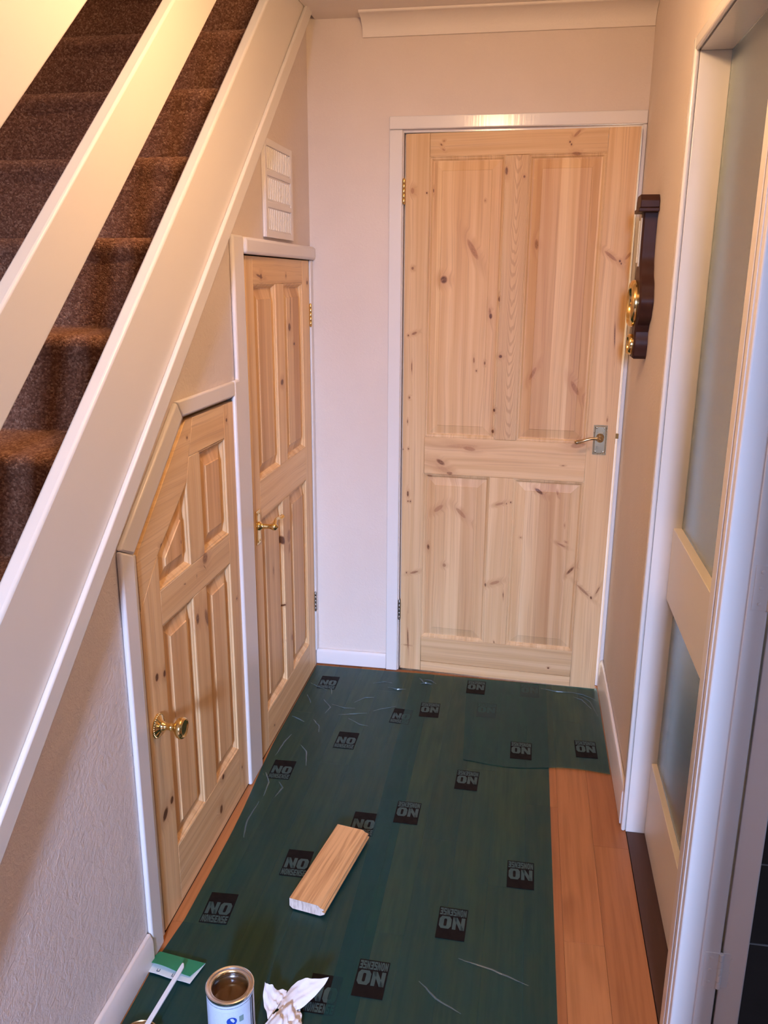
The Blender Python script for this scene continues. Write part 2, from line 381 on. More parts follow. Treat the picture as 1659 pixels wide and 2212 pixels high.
# tall and cut cupboard doors share a centre post
frame('trim_4', 'white painted frame around the two under-stair cupboard doors', [
    ('left_post', MB().prism([(-1.575, .002), (-1.520, .002), (-1.520, .9635), (-1.575, .9885)], YZ, .0005, .013), .005),
    ('sloping_piece', MB().prism([(-1.575, .9900), (-1.520, .9650), (-1.233, 1.2035), (-1.262, 1.2420)], YZ, .0005, .013), .005),
    ('top_piece', MB().prism([(-1.261, 1.2430), (-1.232, 1.2045), (-.8775, 1.2045), (-.8775, 1.2455)], YZ, .0005, .013), .005),
    ('centre_post', MB().prism([(-.8765, .002), (-.762, .002), (-.762, 1.624), (-.846, 1.624), (-.846, 1.2465), (-.8765, 1.2465)], YZ, .0005, .014), .006),
    ('post_lining', MB().box((.0004, -.7615, .002), (.0030, -.7360, 1.5765)), 0),
    ('post_lining', MB().box((.0004, -1.5195, .002), (.0030, -1.4965, .956)), 0),
    ('head_piece', MB().prism([(-.761, 1.577), (-.001, 1.577), (-.001, 1.622), (-.761, 1.622)], YZ, .0005, .021), .009),
    ('right_strip', MB().box((.0005, -.033, .070), (.010, -.001, 1.5765)), .004)], GLOSSY_DULL)

# ------------------------------------------------------------------ doors
def inset(poly, d):
    n = len(poly); out = []
    for i in range(n):
        p0, p1, p2 = Vector(poly[i-1]), Vector(poly[i]), Vector(poly[(i+1) % n])
        e1 = (p1-p0).normalized(); e2 = (p2-p1).normalized()
        n1 = Vector((-e1.y, e1.x)); n2 = Vector((-e2.y, e2.x))
        k = d/(1+n1.dot(n2))
        out.append(tuple(p1+(n1+n2)*k))
    return out
def rect(u0, v0, u1, v1): return [(u0, v0), (u1, v0), (u1, v1), (u0, v1)]
def bbox(poly): return min(p[0] for p in poly), min(p[1] for p in poly), max(p[0] for p in poly), max(p[1] for p in poly)
def near(knots, poly, m=.012):
    a, b, c, d = bbox(poly)
    return [k for k in knots if a-m-k[2] < k[0] < c+m+k[2] and b-m-k[2] < k[1] < d+m+k[2]]
def pine_door(root, name, T, members, panels, knots, light=1.0, prof=.010):
    """members: (name, poly, horizontal, figure); panels: (poly, stave)"""
    sd = [len(name)]
    def mat(poly, h, **k):
        sd[0] += 1.37
        return m_pine('%s_pine_%d' % (name, int(sd[0]*10)), h, near(knots, poly), sd[0], light=light*(1+.05*math.sin(sd[0]*7)), **k)
    for nm, poly, h, fig in members:
        obj(nm, MB().prism(poly, XZ, T, 0), mat(poly, h, figure=fig), root, bevel=.0012, seg=1)
    P = prof
    for poly, stave in panels:
        steps = [(0, .0004), (.002, .0006), (.0035, P*.35), (.007, P*.45), (.0105, P*.8), (.0125, P), (.0135, P*1.15)]
        md = mat(poly, False)
        ls = [[(u, y, v) for u, v in inset(poly, d)] for d, y in steps]
        obj('moulding', MB().loops(ls), md, root, smooth=True, ang=25)
        st2 = [(.012, P*1.05), (.0165, P*1.05), (.044, P*.42), (.0455, P*.24)]
        ls = [[(u, y, v) for u, v in inset(poly, d)] for d, y in st2]
        mb = MB().loops(ls, False, True)
        mb.loops([[(u, T-.003, v) for u, v in inset(poly, .004)]], True, False)
        obj('panel', mb, mat(poly, False, stave=stave), root)
def hinge(root, u, v0, v1, mat, T=.0, leaf=.012):
    mb = MB()
    n = 5; h = (v1-v0)/n
    for i in range(n):
        mb.lathe([(.0046, 0), (.0048, .0003), (.0048, h-.0006), (.0046, h-.0003)], (u, -.0035, v0+i*h), (0, 0, 1), 12)
    mb.lathe([(.0001, -.004), (.003, -.003), (.0036, 0)], (u, -.0035, v0), (0, 0, 1), 10)
    mb.lathe([(.0036, 0), (.003, .003), (.0001, .004)], (u, -.0035, v1), (0, 0, 1), 10)
    mb.box((u-.0035, -.001, v0), (u+.0035, .012, v1))
    obj('hinge', mb, mat, root, smooth=True)

# the large back door, slightly ajar, hung on its left
DA = math.asin(.0463/.762)
d1 = thing('door_1', 'large four-panel knotty pine door in the end wall, standing slightly ajar', 'door', (.3425, -.001, .008), -DA, kind='structure')
pine_door(d1, 'large_door', .036, [
    ('stile', rect(0, 0, .083, 1.979), False, 0), ('stile', [(.667, 0), (.7605, 0), (.7665, 1.979), (.667, 1.979)], False, 0),
    ('top_rail', rect(.0835, 1.905, .6665, 1.979), True, 0), ('lock_rail', rect(.0835, .806, .6665, .945), True, 0),
    ('bottom_rail', rect(.0835, .041, .6665, .145), True, 0), ('bottom_strip', rect(.0835, 0, .6665, .040), True, 0),
    ('muntin', rect(.341, .9455, .417, 1.9045), False, .383), ('muntin', rect(.330, .1455, .415, .8055), False, 0)],
    [(rect(.083, .945, .341, 1.905), .07), (rect(.417, .945, .667, 1.905), .062),
     (rect(.083, .145, .330, .806), .055), (rect(.415, .145, .667, .806), .058)], KN_BACK, 1.0, .009)
hinge(d1, -.0045, 1.757, 1.836, BRASS); hinge(d1, -.0045, .212, .290, STEEL)

def lever(root, u, v, pu, pv, pw_, ph, dirn, mat, stem=.05, length=.10, beads=True, drop=.0, curl=.0, scroll=True):
    """lever handle on a backplate, front of the door at y = 0"""
    r = bpy.data.objects.new('lever_handle', None); COL.objects.link(r); r.parent = root
    mb = MB()
    mb.box((pu-pw_/2, -.003, pv-ph/2), (pu+pw_/2, -.0002, pv+ph/2))
    q = inset(rect(pu-pw_/2, pv-ph/2, pu+pw_/2, pv+ph/2), .004); q2 = inset(q, .002)
    mb.loops([[(a, -.003, b) for a, b in q], [(a, -.0045, b) for a, b in q2]], False, True)
    if beads:
        per = []
        nx, nz = int(pw_/.004), int(ph/.004)
        for i in range(nx+1): per += [(pu-pw_/2+.002+i*(pw_-.004)/nx, s) for s in (pv-ph/2+.002, pv+ph/2-.002)]
        for i in range(1, nz): per += [(s, pv-ph/2+.002+i*(ph-.004)/nz) for s in (pu-pw_/2+.002, pu+pw_/2-.002)]
        for a, b in per: mb.lathe([(.0018, 0), (.0016, .001), (.0008, .0018)], (a, -.003, b), (0, -1, 0), 6)
    obj('backplate', mb, mat, r, smooth=True, ang=30)
    for su in (-1, 1):
        for sv in (-1, 1):
            obj('screw', MB().lathe([(.0036, 0), (.0030, .0012), (.001, .0018)], (pu+su*(pw_/2-.010), -.0044, pv+sv*(ph/2-.010)), (0, -1, 0), 10), mat, r, smooth=True)
    mb = MB()
    mb.lathe([(.0135, 0), (.0140, .003), (.0125, .006), (.0095, .008), (.0080, .014), (.0072, stem*.6), (.0078, stem-.010), (.0105, stem-.006), (.0115, stem), (.0100, stem+.006), (.0060, stem+.009), (.0030, stem+.012), (.0005, stem+.0135)], (u, -.0044, v), (0, -1, 0), 18)
    pts = []; rad = []
    for i in range(13):
        f = i/12
        pts.append((u+dirn*length*f, -.0044-stem+.004*math.sin(f*PI), v+drop*f+curl*math.sin(f*PI*1.5)*(1 if f < .7 else 1)))
        rad.append(.0068-.0022*math.sin(f*PI)+(.0006 if f > .8 else 0))
    mb.tube(pts, rad, 10)
    e = pts[-1]
    mb.lathe([(.0005, -.0075), (.0048, -.005), (.0068, 0), (.0048, .005), (.0005, .0075)], e, (dirn, 0, 0), 12)
    obj('lever', mb, mat, r, smooth=True, ang=60)
    return r
lever(d1, .711, .973, .711, .963, .047, .105, -1, BRASS_PALE, .044, .078, True, -.010, .004)
mb = MB(); mb.box((.7622, .006, .95), (.764, .030, 1.005)); mb.prism([(.764, .010), (.764, .026), (.772, .012), (.774, .010)][::-1], lambda a, b, t: (a, b, t), .968, .986)
obj('latch', mb, BRASS, d1)

# tall cupboard door
d2 = thing('door_2', 'tall narrow four-panel pine cupboard door with a brass lever handle', 'door', (.004, -.732, .008), PI/2, kind='structure')
pine_door(d2, 'tall_door', .034, [
    ('stile', rect(0, 0, .067, 1.566), False, 0), ('stile', rect(.604, 0, .694, 1.566), False, 0),
    ('top_rail', rect(.0675, 1.490, .6035, 1.566), True, 0), ('lock_rail', rect(.0675, .790, .6035, .912), True, 0),
    ('bottom_rail', rect(.0675, 0, .6035, .130), True, 0),
    ('muntin', rect(.288, .9125, .371, 1.4895), False, 0), ('muntin', rect(.300, .1305, .378, .7895), False, 0)],
    [(rect(.067, .912, .288, 1.490), .075), (rect(.371, .912, .604, 1.490), .08),
     (rect(.067, .130, .300, .790), .07), (rect(.378, .130, .604, .790), .085)], KN_TALL, 1.10, .013)
hinge(d2, .6975, 1.340, 1.416, BRASS); hinge(d2, .6975, .236, .312, STEEL)
lever(d2, .030, .780, .030, .776, .036, .105, 1, BRASS, .048, .088, False, .016, .008)

# door cut to the slope of the stairs
d3 = thing('door_3', 'short pine cupboard door cut off along the stair slope, with a round brass knob', 'door', (.004, -1.493, .008), PI/2, kind='structure')
pine_door(d3, 'cut_door', .034, [
    ('stile', [(0, 0), (.098, 0), (.098, .914), (0, .818)], False, 0),
    ('stile', rect(.546, 0, .634, 1.183), False, 0),
    ('sloping_rail', [(0, .819), (.098, .915), (.281, 1.040), (.300, 1.0945), (.334, 1.183), (.292, 1.183), (0, .944)], True, 0),
    ('top_rail', [(.301, 1.0945), (.5455, 1.0945), (.5455, 1.183), (.335, 1.183)], True, 0),
    ('lock_rail', rect(.0985, .745, .5455, .828), True, 0), ('bottom_rail', rect(.0985, 0, .5455, .162), True, 0),
    ('muntin', [(.281, .8285), (.366, .8285), (.366, 1.094), (.300, 1.094), (.281, 1.039)], False, 0),
    ('muntin', rect(.281, .1625, .364, .7445), False, 0)],
    [(rect(.366, .828, .546, 1.094), .06), ([(.098, .828), (.281, .828), (.281, 1.040), (.098, .915)], .07),
     (rect(.098, .162, .281, .745), .05), (rect(.364, .162, .546, .745), .065)], KN_CUT, 1.10, .013)
hinge(d3, .6385, .960, 1.036, STEEL); hinge(d3, .6385, .232, .310, STEEL)
kr = bpy.data.objects.new('door_knob', None); COL.objects.link(kr); kr.parent = d3
mb = MB().lathe([(.0285, 0), (.0290, .002), (.0275, .004), (.0260, .0042), (.0240, .0062), (.0150, .010), (.0125, .013)], (.036, -.0004, .528), (0, -1, 0), 32)
for i in range(32):
    a = i/32*2*PI
    mb.lathe([(.0020, 0), (.0016, .0012), (.0006, .0018)], (.036+.0262*math.cos(a), -.0042, .528+.0262*math.sin(a)), (0, -1, 0), 6)
obj('rose', mb, BRASS, kr, smooth=True, ang=35)
mb = MB().lathe([(.0120, .010), (.0125, .014), (.0095, .018), (.0080, .022), (.0080, .030), (.0098, .032), (.0098, .035), (.0085, .037), (.0100, .041), (.0180, .046), (.0230, .051), (.0252, .057), (.0245, .062), (.0215, .0655), (.0200, .0660), (.0185, .0645), (.0120, .0635), (.0005, .0640)], (.036, -.0004, .528), (0, -1, 0), 36)
obj('knob', mb, BRASS, kr, smooth=True, ang=60)

# ------------------------------------------------------------------ staircase
stc = thing('staircase', 'carpeted staircase with white string board and raked plank balustrade', 'staircase', (0, 0, 0))
K = .845
def raked(a, b, y0, y1): return [(y0, a+K*y0), (y1, a+K*y1), (y1, b+K*y1), (y0, b+K*y0)]
obj('string_board', MB().prism(raked(2.435, 2.700, -2.62, -.0015), YZ, .0005, .030), SATIN, stc, bevel=.006, seg=3)
obj('string_cover_strip', MB().prism(raked(2.408, 2.466, -2.70, -.078), YZ, .0302, .042), SATIN, stc, bevel=.004, seg=3)
obj('string_cover_strip', MB().prism(raked(2.408, 2.4345, -2.70, -.078), YZ, .0005, .0301), SATIN, stc)
obj('lower_rail_plank', MB().prism(raked(2.926, 3.075, -3.05, .10), YZ, .001, .030), SATIN2, stc, bevel=.005, seg=3)
obj('handrail_plank', MB().prism(raked(3.280, 3.480, -3.05, .10), YZ, .001, .030), SATIN2, stc, bevel=.005, seg=3)
obj('newel_post', MB().box((-.075, -3.06, 0), (0, -2.985, 1.25)), SATIN, stc, bevel=.004)
obj('newel_post', MB().box((-.075, .02, 2.36), (0, .095, 3.7)), SATIN, stc, bevel=.004)
G_, R_ = .234, .197
NOS = [(-.528+.234-G_*k, 2.186+.197-R_*k) for k in range(-1, 12)]   # (y, z) of the nosings from the top down
for (y, z) in NOS:
    yb = y+.022
    obj('tread', MB().box((-.777, y+.004, z-.030), (-.0005, min(y+G_+.02, .09), z-.006)), SATIN, stc)
    obj('riser', MB().box((-.777, yb, max(z-R_+.0, .0)), (-.0005, yb+.015, z-.0305)), SATIN, stc)
obj('wall_string', MB().prism(raked(2.36, 2.78, -3.2, .0), YZ, -.799, -.779), SATIN, stc, bevel=.003)
# carpet: one runner over every step
prof = []
for (y, z) in reversed(NOS):
    yb = y+.016
    prof.append((yb-.008, z-R_+.004))
    prof.append((yb-.010, z-.050))
    for k in range(0, 6):
        a = -PI/2*.25+k/5*(PI/2+PI/2*.25)
        prof.append((y+.016-.018*math.cos(a), z-.020+.021*math.sin(a)))
    prof.append((y+G_+.000, z+.001))
def resample(pts, step):
    out = [pts[0]]
    for a, b in zip(pts, pts[1:]):
        d = math.dist(a, b); n = max(1, round(d/step))
        for i in range(1, n+1): out.append((a[0]+(b[0]-a[0])*i/n, a[1]+(b[1]-a[1])*i/n))
    return out
lo = [p for p in resample(prof, .0055) if p[1] > .25]
nx = 136
vs = []; fs = []
rnd = random.Random(3)
for i, (y, z) in enumerate(lo):
    p0 = lo[max(i-1, 0)]; p1 = lo[min(i+1, len(lo)-1)]
    ty, tz = p1[0]-p0[0], p1[1]-p0[1]; L = math.hypot(ty, tz) or 1
    ny, nz = -tz/L, ty/L
    for j in range(nx+1):
        h = rnd.random()*.0016+.0013*math.sin(i*1.9)*math.sin(j*1.57+(i//2)*1.57)
        vs.append((-.757+.755*j/nx, y+ny*h, z+nz*h))
for i in range(len(lo)-1):
    for j in range(nx):
        a = i*(nx+1)+j; fs.append((a, a+1, a+nx+2, a+nx+1))
t = NT('brown_loop_carpet')
c = t.coords()
vo = t.n('ShaderNodeTexVoronoi', {'Vector': c, 'Scale': 260}, feature='F1')
n1 = t.noise(c, 140, 3, .7); n2 = t.noise(c, 420, 2)
wn = t.n('ShaderNodeSeparateColor', {0: vo.outputs['Color']}).outputs[0]
cc = t.ramp(t.math('ADD', t.math('MULTIPLY', wn, .7), t.math('MULTIPLY', n1, .3)), [(.25, (.15, .066, .038)), (.52, (.22, .104, .062)), (.72, (.28, .14, .086)), (.92, (.42, .25, .16))])
t.set(cc, .95, Specular_IOR_Level=.1)
t.b.inputs['Sheen Weight'].default_value = .25
t.b.inputs['Sheen Tint'].default_value = (.6, .35, .25, 1)
t.bump(t.math('ADD', t.math('SUBTRACT', 1.0, vo.outputs['Distance']), t.math('MULTIPLY', n2, .6)), .6, .003)
mb = MB().add(vs, fs)
tag(obj('carpet', mb, t.mat, stc, smooth=True, ang=180, recalc=False), 'brown flecked loop pile carpet')

# ------------------------------------------------------------------ wall vent
vt = thing('air_vent', 'white slotted air vent on the spandrel wall above the tall cupboard door', 'vent', (.0005, -.40, 1.768))
VW, VH = .145, .137
mb = MB(); mb.box((0, -VW, -VH), (.0085, VW, VH))
for a, b in (((-VW, -VH), (-VW+.022, VH)), ((VW-.022, -VH), (VW, VH)), ((-VW+.022, -VH), (VW-.022, -VH+.02)), ((-VW+.022, VH-.02), (VW-.022, VH)), ((-VW+.022, -.052), (VW-.022, -.036)), ((-VW+.022, .036), (VW-.022, .052))):
    mb.box((.0085, a[0], a[1]), (.012, b[0], b[1]))
obj('face_plate', mb, GLOSSY_DULL, vt, bevel=.0012, seg=1)
sl = obj('slat', MB().prism([(.0086, -.0015), (.0118, -.0015), (.0118, .0015), (.0086, .0015)], lambda a, b, t: (a, b, t), -.034, .034), GLOSS, vt)
first = True
for zc in (-.085, 0, .085):
    for i in range(13):
        o = sl if first else sl.copy()
        if not first: COL.objects.link(o)
        first = False
        o.parent = vt
        o.location = (0, -.1125+i*.01875, zc)
        if zc: o.scale = (1, 1, .86)
for s in (-.012, .012):
    obj('screw', MB().lathe([(.004, 0), (.003, .0015), (.0005, .002)], (.0122, 0, s), (1, 0, 0), 10), GLOSSY_DULL, vt, smooth=True)

# ------------------------------------------------------------------ barometer on the right wall (local: +X = out from wall turned, built in world frame)
bt = thing('barometer', 'dark wood banjo barometer with brass dials hanging on the right wall', 'barometer', (1.1295, -.42, 1.29))
t = NT('dark_mahogany'); n = t.noise(t.coords(40, 40, 5), 1, 4)
t.set(t.mix(n, (.030, .011, .008, 1), (.062, .022, .014, 1)), .45, Specular_IOR_Level=.25); MAHOG = t.mat
def hw(z):
    # half width of the case against height over its base
    pts = [(0, .030), (.012, .040), (.045, .047), (.075, .040), (.095, .050), (.125, .085), (.165, .100), (.205, .085), (.245, .050), (.285, .031), (.34, .026), (.40, .026), (.43, .030)]
    for (z0, w0), (z1, w1) in zip(pts, pts[1:]):
        if z0 <= z <= z1:
            f = (z-z0)/(z1-z0); f = f*f*(3-2*f); return w0+(w1-w0)*f
    return pts[-1][1]
zs = [i*.43/44 for i in range(45)]
outl = [(hw(z), z) for z in zs]+[(-hw(z), z) for z in reversed(zs)]
mb = MB(); o2 = inset(outl, .004)
mb.loops([[(0, a, b) for a, b in outl], [(-.034, a, b) for a, b in outl], [(-.039, a, b) for a, b in o2]], True, True)
obj('case', mb, MAHOG, bt, smooth=True, ang=30)
mb = MB(); mb.prism([(-.052, .420), (.052, .420), (.052, .440), (.034, .456), (-.034, .456), (-.052, .440)], lambda a, b, t: (t, a, b), 0, -.052)
mb.prism([(-.056, .409), (.056, .409), (.056, .4195), (-.056, .4195)], lambda a, b, t: (t, a, b), 0, -.056)
obj('pediment', mb, MAHOG, bt, bevel=.002)
CREAM = m_plain('dial_face', (.78, .70, .52), .45)
def dial(zc, r, proud):
    d = bpy.data.objects.new('dial', None); COL.objects.link(d); d.parent = bt
    obj('bezel', MB().lathe([(r, -.002), (r*1.02, proud*.4), (r*.97, proud*.85), (r*.90, proud), (r*.84, proud*.75), (r*.83, proud*.3)], (-.039, 0, zc), (-1, 0, 0), 40), BRASS, d, smooth=True, ang=60)
    obj('dial_plate', MB().lathe([(r*.84, 0), (r*.84, proud*.35)], (-.039, 0, zc), (-1, 0, 0), 32), CREAM, d)
    mb = MB()
    mb.tube([(-.039-proud*.55, -r*.1, zc-r*.6), (-.039-proud*.55, r*.1, zc+r*.6)], .0008, 6)
    mb.lathe([(.004, 0), (.003, .006), (.001, .008)], (-.039-proud*.4, 0, zc), (-1, 0, 0), 10)
    obj('pointer', mb, BRASS, d)
dial(.158, .066, .018); dial(.040, .030, .013)
mb = MB(); mb.box((-.0425, -.012, .262), (-.039, .012, .395)); mb.tube([(-.0445, 0, .272), (-.0445, 0, .388)], .0022, 8)
obj('thermometer', mb, CREAM, bt)

# ------------------------------------------------------------------ glazed screen and doorway on the right
wn1 = thing('window_1', 'white framed internal screen with two reeded glass panes in the right wall', 'window', kind='structure')
obj('jamb', MB().box((1.1305, -.9005, .0), (1.2145, -.8925, 2.003)), GLOSS, wn1, bevel=.001)
obj('head', MB().box((1.1305, -2.44, 2.003), (1.2145, -.9, 2.0145)), GLOSS, wn1, bevel=.001)
obj('architrave', MB().box((1.118, -.9005, .0), (1.1296, -.874, 2.032)), GLOSS, wn1, bevel=.005, seg=3)
obj('architrave', MB().box((1.118, -2.50, 2.003), (1.1296, -.901, 2.032)), GLOSS, wn1, bevel=.005, seg=3)
obj('architrave', MB().box((1.110, -2.50, .0), (1.1296, -2.43, 2.0025)), GLOSS, wn1, bevel=.004, seg=3)  # out of view, added to keep daylight off the near mullion face
obj('mid_rail', MB().box((1.176, -1.557, .712), (1.214, -.901, .905)), SATIN2, wn1, bevel=.0015)
obj('bottom_rail', MB().box((1.182, -1.557, .002), (1.214, -.901, .226)), SATIN2, wn1, bevel=.0015)
mp = MB(); mp.box((1.131, -1.646, .0), (1.2055, -1.559, 2.002))
obj('mullion', mp, GLOSSY_DULL, wn1, bevel=.003, seg=3)
for yb_ in (-1.596, -1.622):
    obj('mullion_bead', MB().box((1.1290, yb_-.006, .0), (1.1312, yb_+.006, 2.002)), GLOSSY_DULL, wn1, bevel=.0018, seg=3)
obj('door_stop', MB().box((1.171, -1.651, .0), (1.2055, -1.6465, 2.002)), GLOSSY_DULL, wn1, bevel=.003)
t = NT('reeded_glass')
t.set((.80, .90, .88), .22, IOR=1.45, Transmission_Weight=1.0)
GLASS = t.mat
def pane(z0, z1):
    mb = MB(); n = 130; y0, y1 = -1.557, -.901
    front = []; 
    for i in range(n*4+1):
        y = y0+(y1-y0)*i/(n*4)
        front.append((1.1975-.0011*abs(math.sin(i*PI/4)), y))
    poly = front+[(1.2015, y1), (1.2015, y0)]
    b = [(x, y, z0) for x, y in poly]; tt = [(x, y, z1) for x, y in poly]
    mb.loops([b, tt], True, True)
    obj('glass_pane', mb, GLASS, wn1)
pane(.9055, 2.0025); pane(.2265, .7115)
# kitchen door folded back behind the screen
d4 = thing('door_4', 'white painted kitchen door folded back, seen edge-on beside the right doorway', 'door', (1.2100, -1.646, .010), 0, kind='structure')
leafroot = d4
d4.rotation_euler = (0, 0, math.radians(-16))
obj('leaf', MB().box((.0, .0, 0), (.043, .70, 1.98)), GLOSSY_DULL, d4, bevel=.002)
for zc in (.238, 1.012, 1.75):
    h = bpy.data.objects.new('hinge', None); COL.objects.link(h); h.parent = d4
    h.rotation_euler = (0, 0, math.radians(16))
    obj('hinge_leaf', MB().box((-.032, -.0062, zc-.04), (-.006, -.0042, zc+.04)), GLOSSY_DULL, h, bevel=.0006)
    obj('hinge_leaf', MB().box((.000, -.0042, zc-.04), (.034, -.0022, zc+.04)), GLOSSY_DULL, h, bevel=.0006)
    mb = MB()
    for i in range(5): mb.lathe([(.004, 0), (.0046, .0006), (.0046, .0146), (.004, .0152)], (-.003, -.006, zc-.04+i*.016), (0, 0, 1), 10)
    obj('knuckle', mb, GLOSSY_DULL, h, smooth=True)
    mb = MB()
    for dz in (-.028, .0, .028):
        mb.lathe([(.0035, 0), (.003, .001), (.0005, .0015)], (-.020, -.0062, zc+dz), (0, -1, 0), 8)
        mb.lathe([(.0035, 0), (.003, .001), (.0005, .0015)], (.018, -.0042, zc+dz), (0, -1, 0), 8)
    obj('screws', mb, GLOSSY_DULL, h, smooth=True)

# kitchen beyond
kf = thing('floor_kitchen', 'dark brown octagon tile floor of the kitchen', 'floor', kind='structure')
GROUT = m_plain('pale_grout', (.42, .38, .36), .9)
obj('screed', MB().box((1.2155, -4.2, -.05), (3.6, 0, -.0012)), GROUT, kf)
t = NT('dark_slate_tile'); n = t.noise(t.coords(), 14, 5, .65)
t.set(t.mix(n, (.034, .023, .020, 1), (.075, .050, .042, 1)), t.sstep(n, .3, .7, .3, .5)); t.bump(n, .25, .004); SLATE = t.mat
TS = .30; cl = .075
me = None
octa = [(cl, .002), (TS-cl, .002), (TS-.002, cl), (TS-.002, TS-cl), (TS-cl, TS-.002), (cl, TS-.002), (.002, TS-cl), (.002, cl)]
o0 = obj('tile', MB().prism(octa, XY, -.006, 0), SLATE, kf, bevel=.0015, seg=1)
sq = [(-cl+.004, 0), (0, -cl+.004), (cl-.004, 0), (0, cl-.004)]
s0 = obj('tile_inset', MB().prism(sq, XY, -.006, 0), SLATE, kf)
fo = fs_ = True
for i in range(6):
    for j in range(12):
        o = o0 if fo else o0.copy()
        if not fo: COL.objects.link(o)
        fo = False
        o.parent = kf; o.location = (1.222+i*TS+.055, -3.66+j*TS-.02, 0)
        q = s0 if fs_ else s0.copy()
        if not fs_: COL.objects.link(q)
        fs_ = False
        q.parent = kf; q.location = (1.277+(i+1)*TS, -3.68+(j+1)*TS if j < 11 else -3.68+j*TS, 0)
KW = m_wall('kitchen_wall_paint', (.50, .52, .47), .1)
kw = MB(); kw.box((1.216, -4.3, 0), (3.6, -4.2, CZ)); kw.box((1.26, 0, 0), (3.6, .09, CZ)); kw.box((3.6, -4.3, 0), (3.7, .09, CZ)); kw.box((1.216, -4.3, CZ), (3.7, .09, CZ+.05))
struct('wall_kitchen', kw, KW, 'dim grey green kitchen walls beyond the glazed screen', 'wall')

# ------------------------------------------------------------------ protective film on the floor
def m_film(name, col, tint, gloss=.28, dif=.5, ior=1.3):
    t = NT(name)
    c = t.coords()
    n = t.noise(c, 3.0, 3, .55, .6); n2 = t.noise(t.n('ShaderNodeMapping', {0: c, 'Scale': (30, 5, 1)}).outputs[0], 1, 3)
    d = t.n('ShaderNodeBsdfDiffuse', {0: t.mix(n, (*col, 1), (col[0]*.7+.004, col[1]*.75, col[2]*.7, 1))})
    tr = t.n('ShaderNodeBsdfTransparent', {0: (*tint, 1)})
    sp = t.n('ShaderNodeTexVoronoi', {'Vector': c, 'Scale': 26}, feature='F1').outputs['Distance']
    m1 = t.n('ShaderNodeMixShader', {0: t.sstep(n2, .3, .7, dif*.85, dif*1.1), 1: tr, 2: d})
    bp = t.n('ShaderNodeBump', {'Height': t.math('ADD', t.noise(c, 35, 4, .6, 1.5), t.math('MULTIPLY', t.noise(c, 8, 2), 1.5)), 'Strength': .35, 'Distance': .004})
    g = t.n('ShaderNodeBsdfGlossy', {'Roughness': gloss, 'Normal': bp.outputs[0], 'Color': (1, 1, 1, 1)})
    fr = t.n('ShaderNodeFresnel', {0: ior})
    m2 = t.n('ShaderNodeMixShader', {0: fr.outputs[0], 1: m1, 2: g})
    t.t.links.new(m2.outputs[0], t.out.inputs[0])
    t.t.nodes.remove(t.b)
    return t.mat
FILM = m_film('green_protective_film', (.004, .070, .078), (.48, 1.0, .95), .3, .5)
CREASE_HIGHLIGHT = m_film('film_crease_highlight', (.13, .19, .21), (.5, .8, .8), .12, .6, 1.55)  # paler diffuse colour stands in for highlights along the creases
INK = m_plain('black_film_ink', (.006, .004, .004), .7, Specular_IOR_Level=.15)
GAP = m_plain('film_between_ink', (.030, .075, .074), .5, noise=.3, sc=60)
def letter(ch):
    R = lambda a, b, c, d: [(a, b), (c, b), (c, d), (a, d)]
    if ch == 'N': return [R(0, 0, .3, 1), R(.7, 0, 1, 1), [(0, 1), (.66, 0), (1, 0), (.34, 1)]]
    if ch == 'E': return [R(0, 0, .4, 1), R(.4, 0, 1, .24), R(.4, .40, .9, .62), R(.4, .78, 1, 1)]
    if ch == 'S': return [R(0, 0, 1, .2), R(.62, .2, 1, .42), R(0, .42, 1, .6), R(0, .6, .38, .8), R(0, .8, 1, 1), R(0, .2, .34, .3)]
    if ch == 'O':
        o = [(.18, 0), (.82, 0), (1, .22), (1, .78), (.82, 1), (.18, 1), (0, .78), (0, .22)]
        i = [(.42, .2), (.58, .2), (.62, .28), (.62, .72), (.58, .8), (.42, .8), (.38, .72), (.38, .28)]
        return [[o[k], o[(k+1) % 8], i[(k+1) % 8], i[k]] for k in range(8)]
LW, LH = .0700, .1040
lg = MB()
lg.prism([(-LW/2, -LH/2), (LW/2, -LH/2), (LW/2, LH/2), (-LW/2, LH/2)], XY, 0, .0003, 0)
def word(w, u0, v0, u1, v1, gap):
    cw = (u1-u0-gap*(len(w)-1))/len(w)
    for k, ch in enumerate(w):
        a = u0+k*(cw+gap)
        for p in letter(ch):
            lg.prism([(a+x*cw, v0+y*(v1-v0)) for x, y in p], XY, .0003, .0005, 1)
word('NO', -.031, -.0215, .031, .0190, .003)
word('NONSENSE', -.0325, -.0490, .0325, -.0255, .0012)
logo0 = None
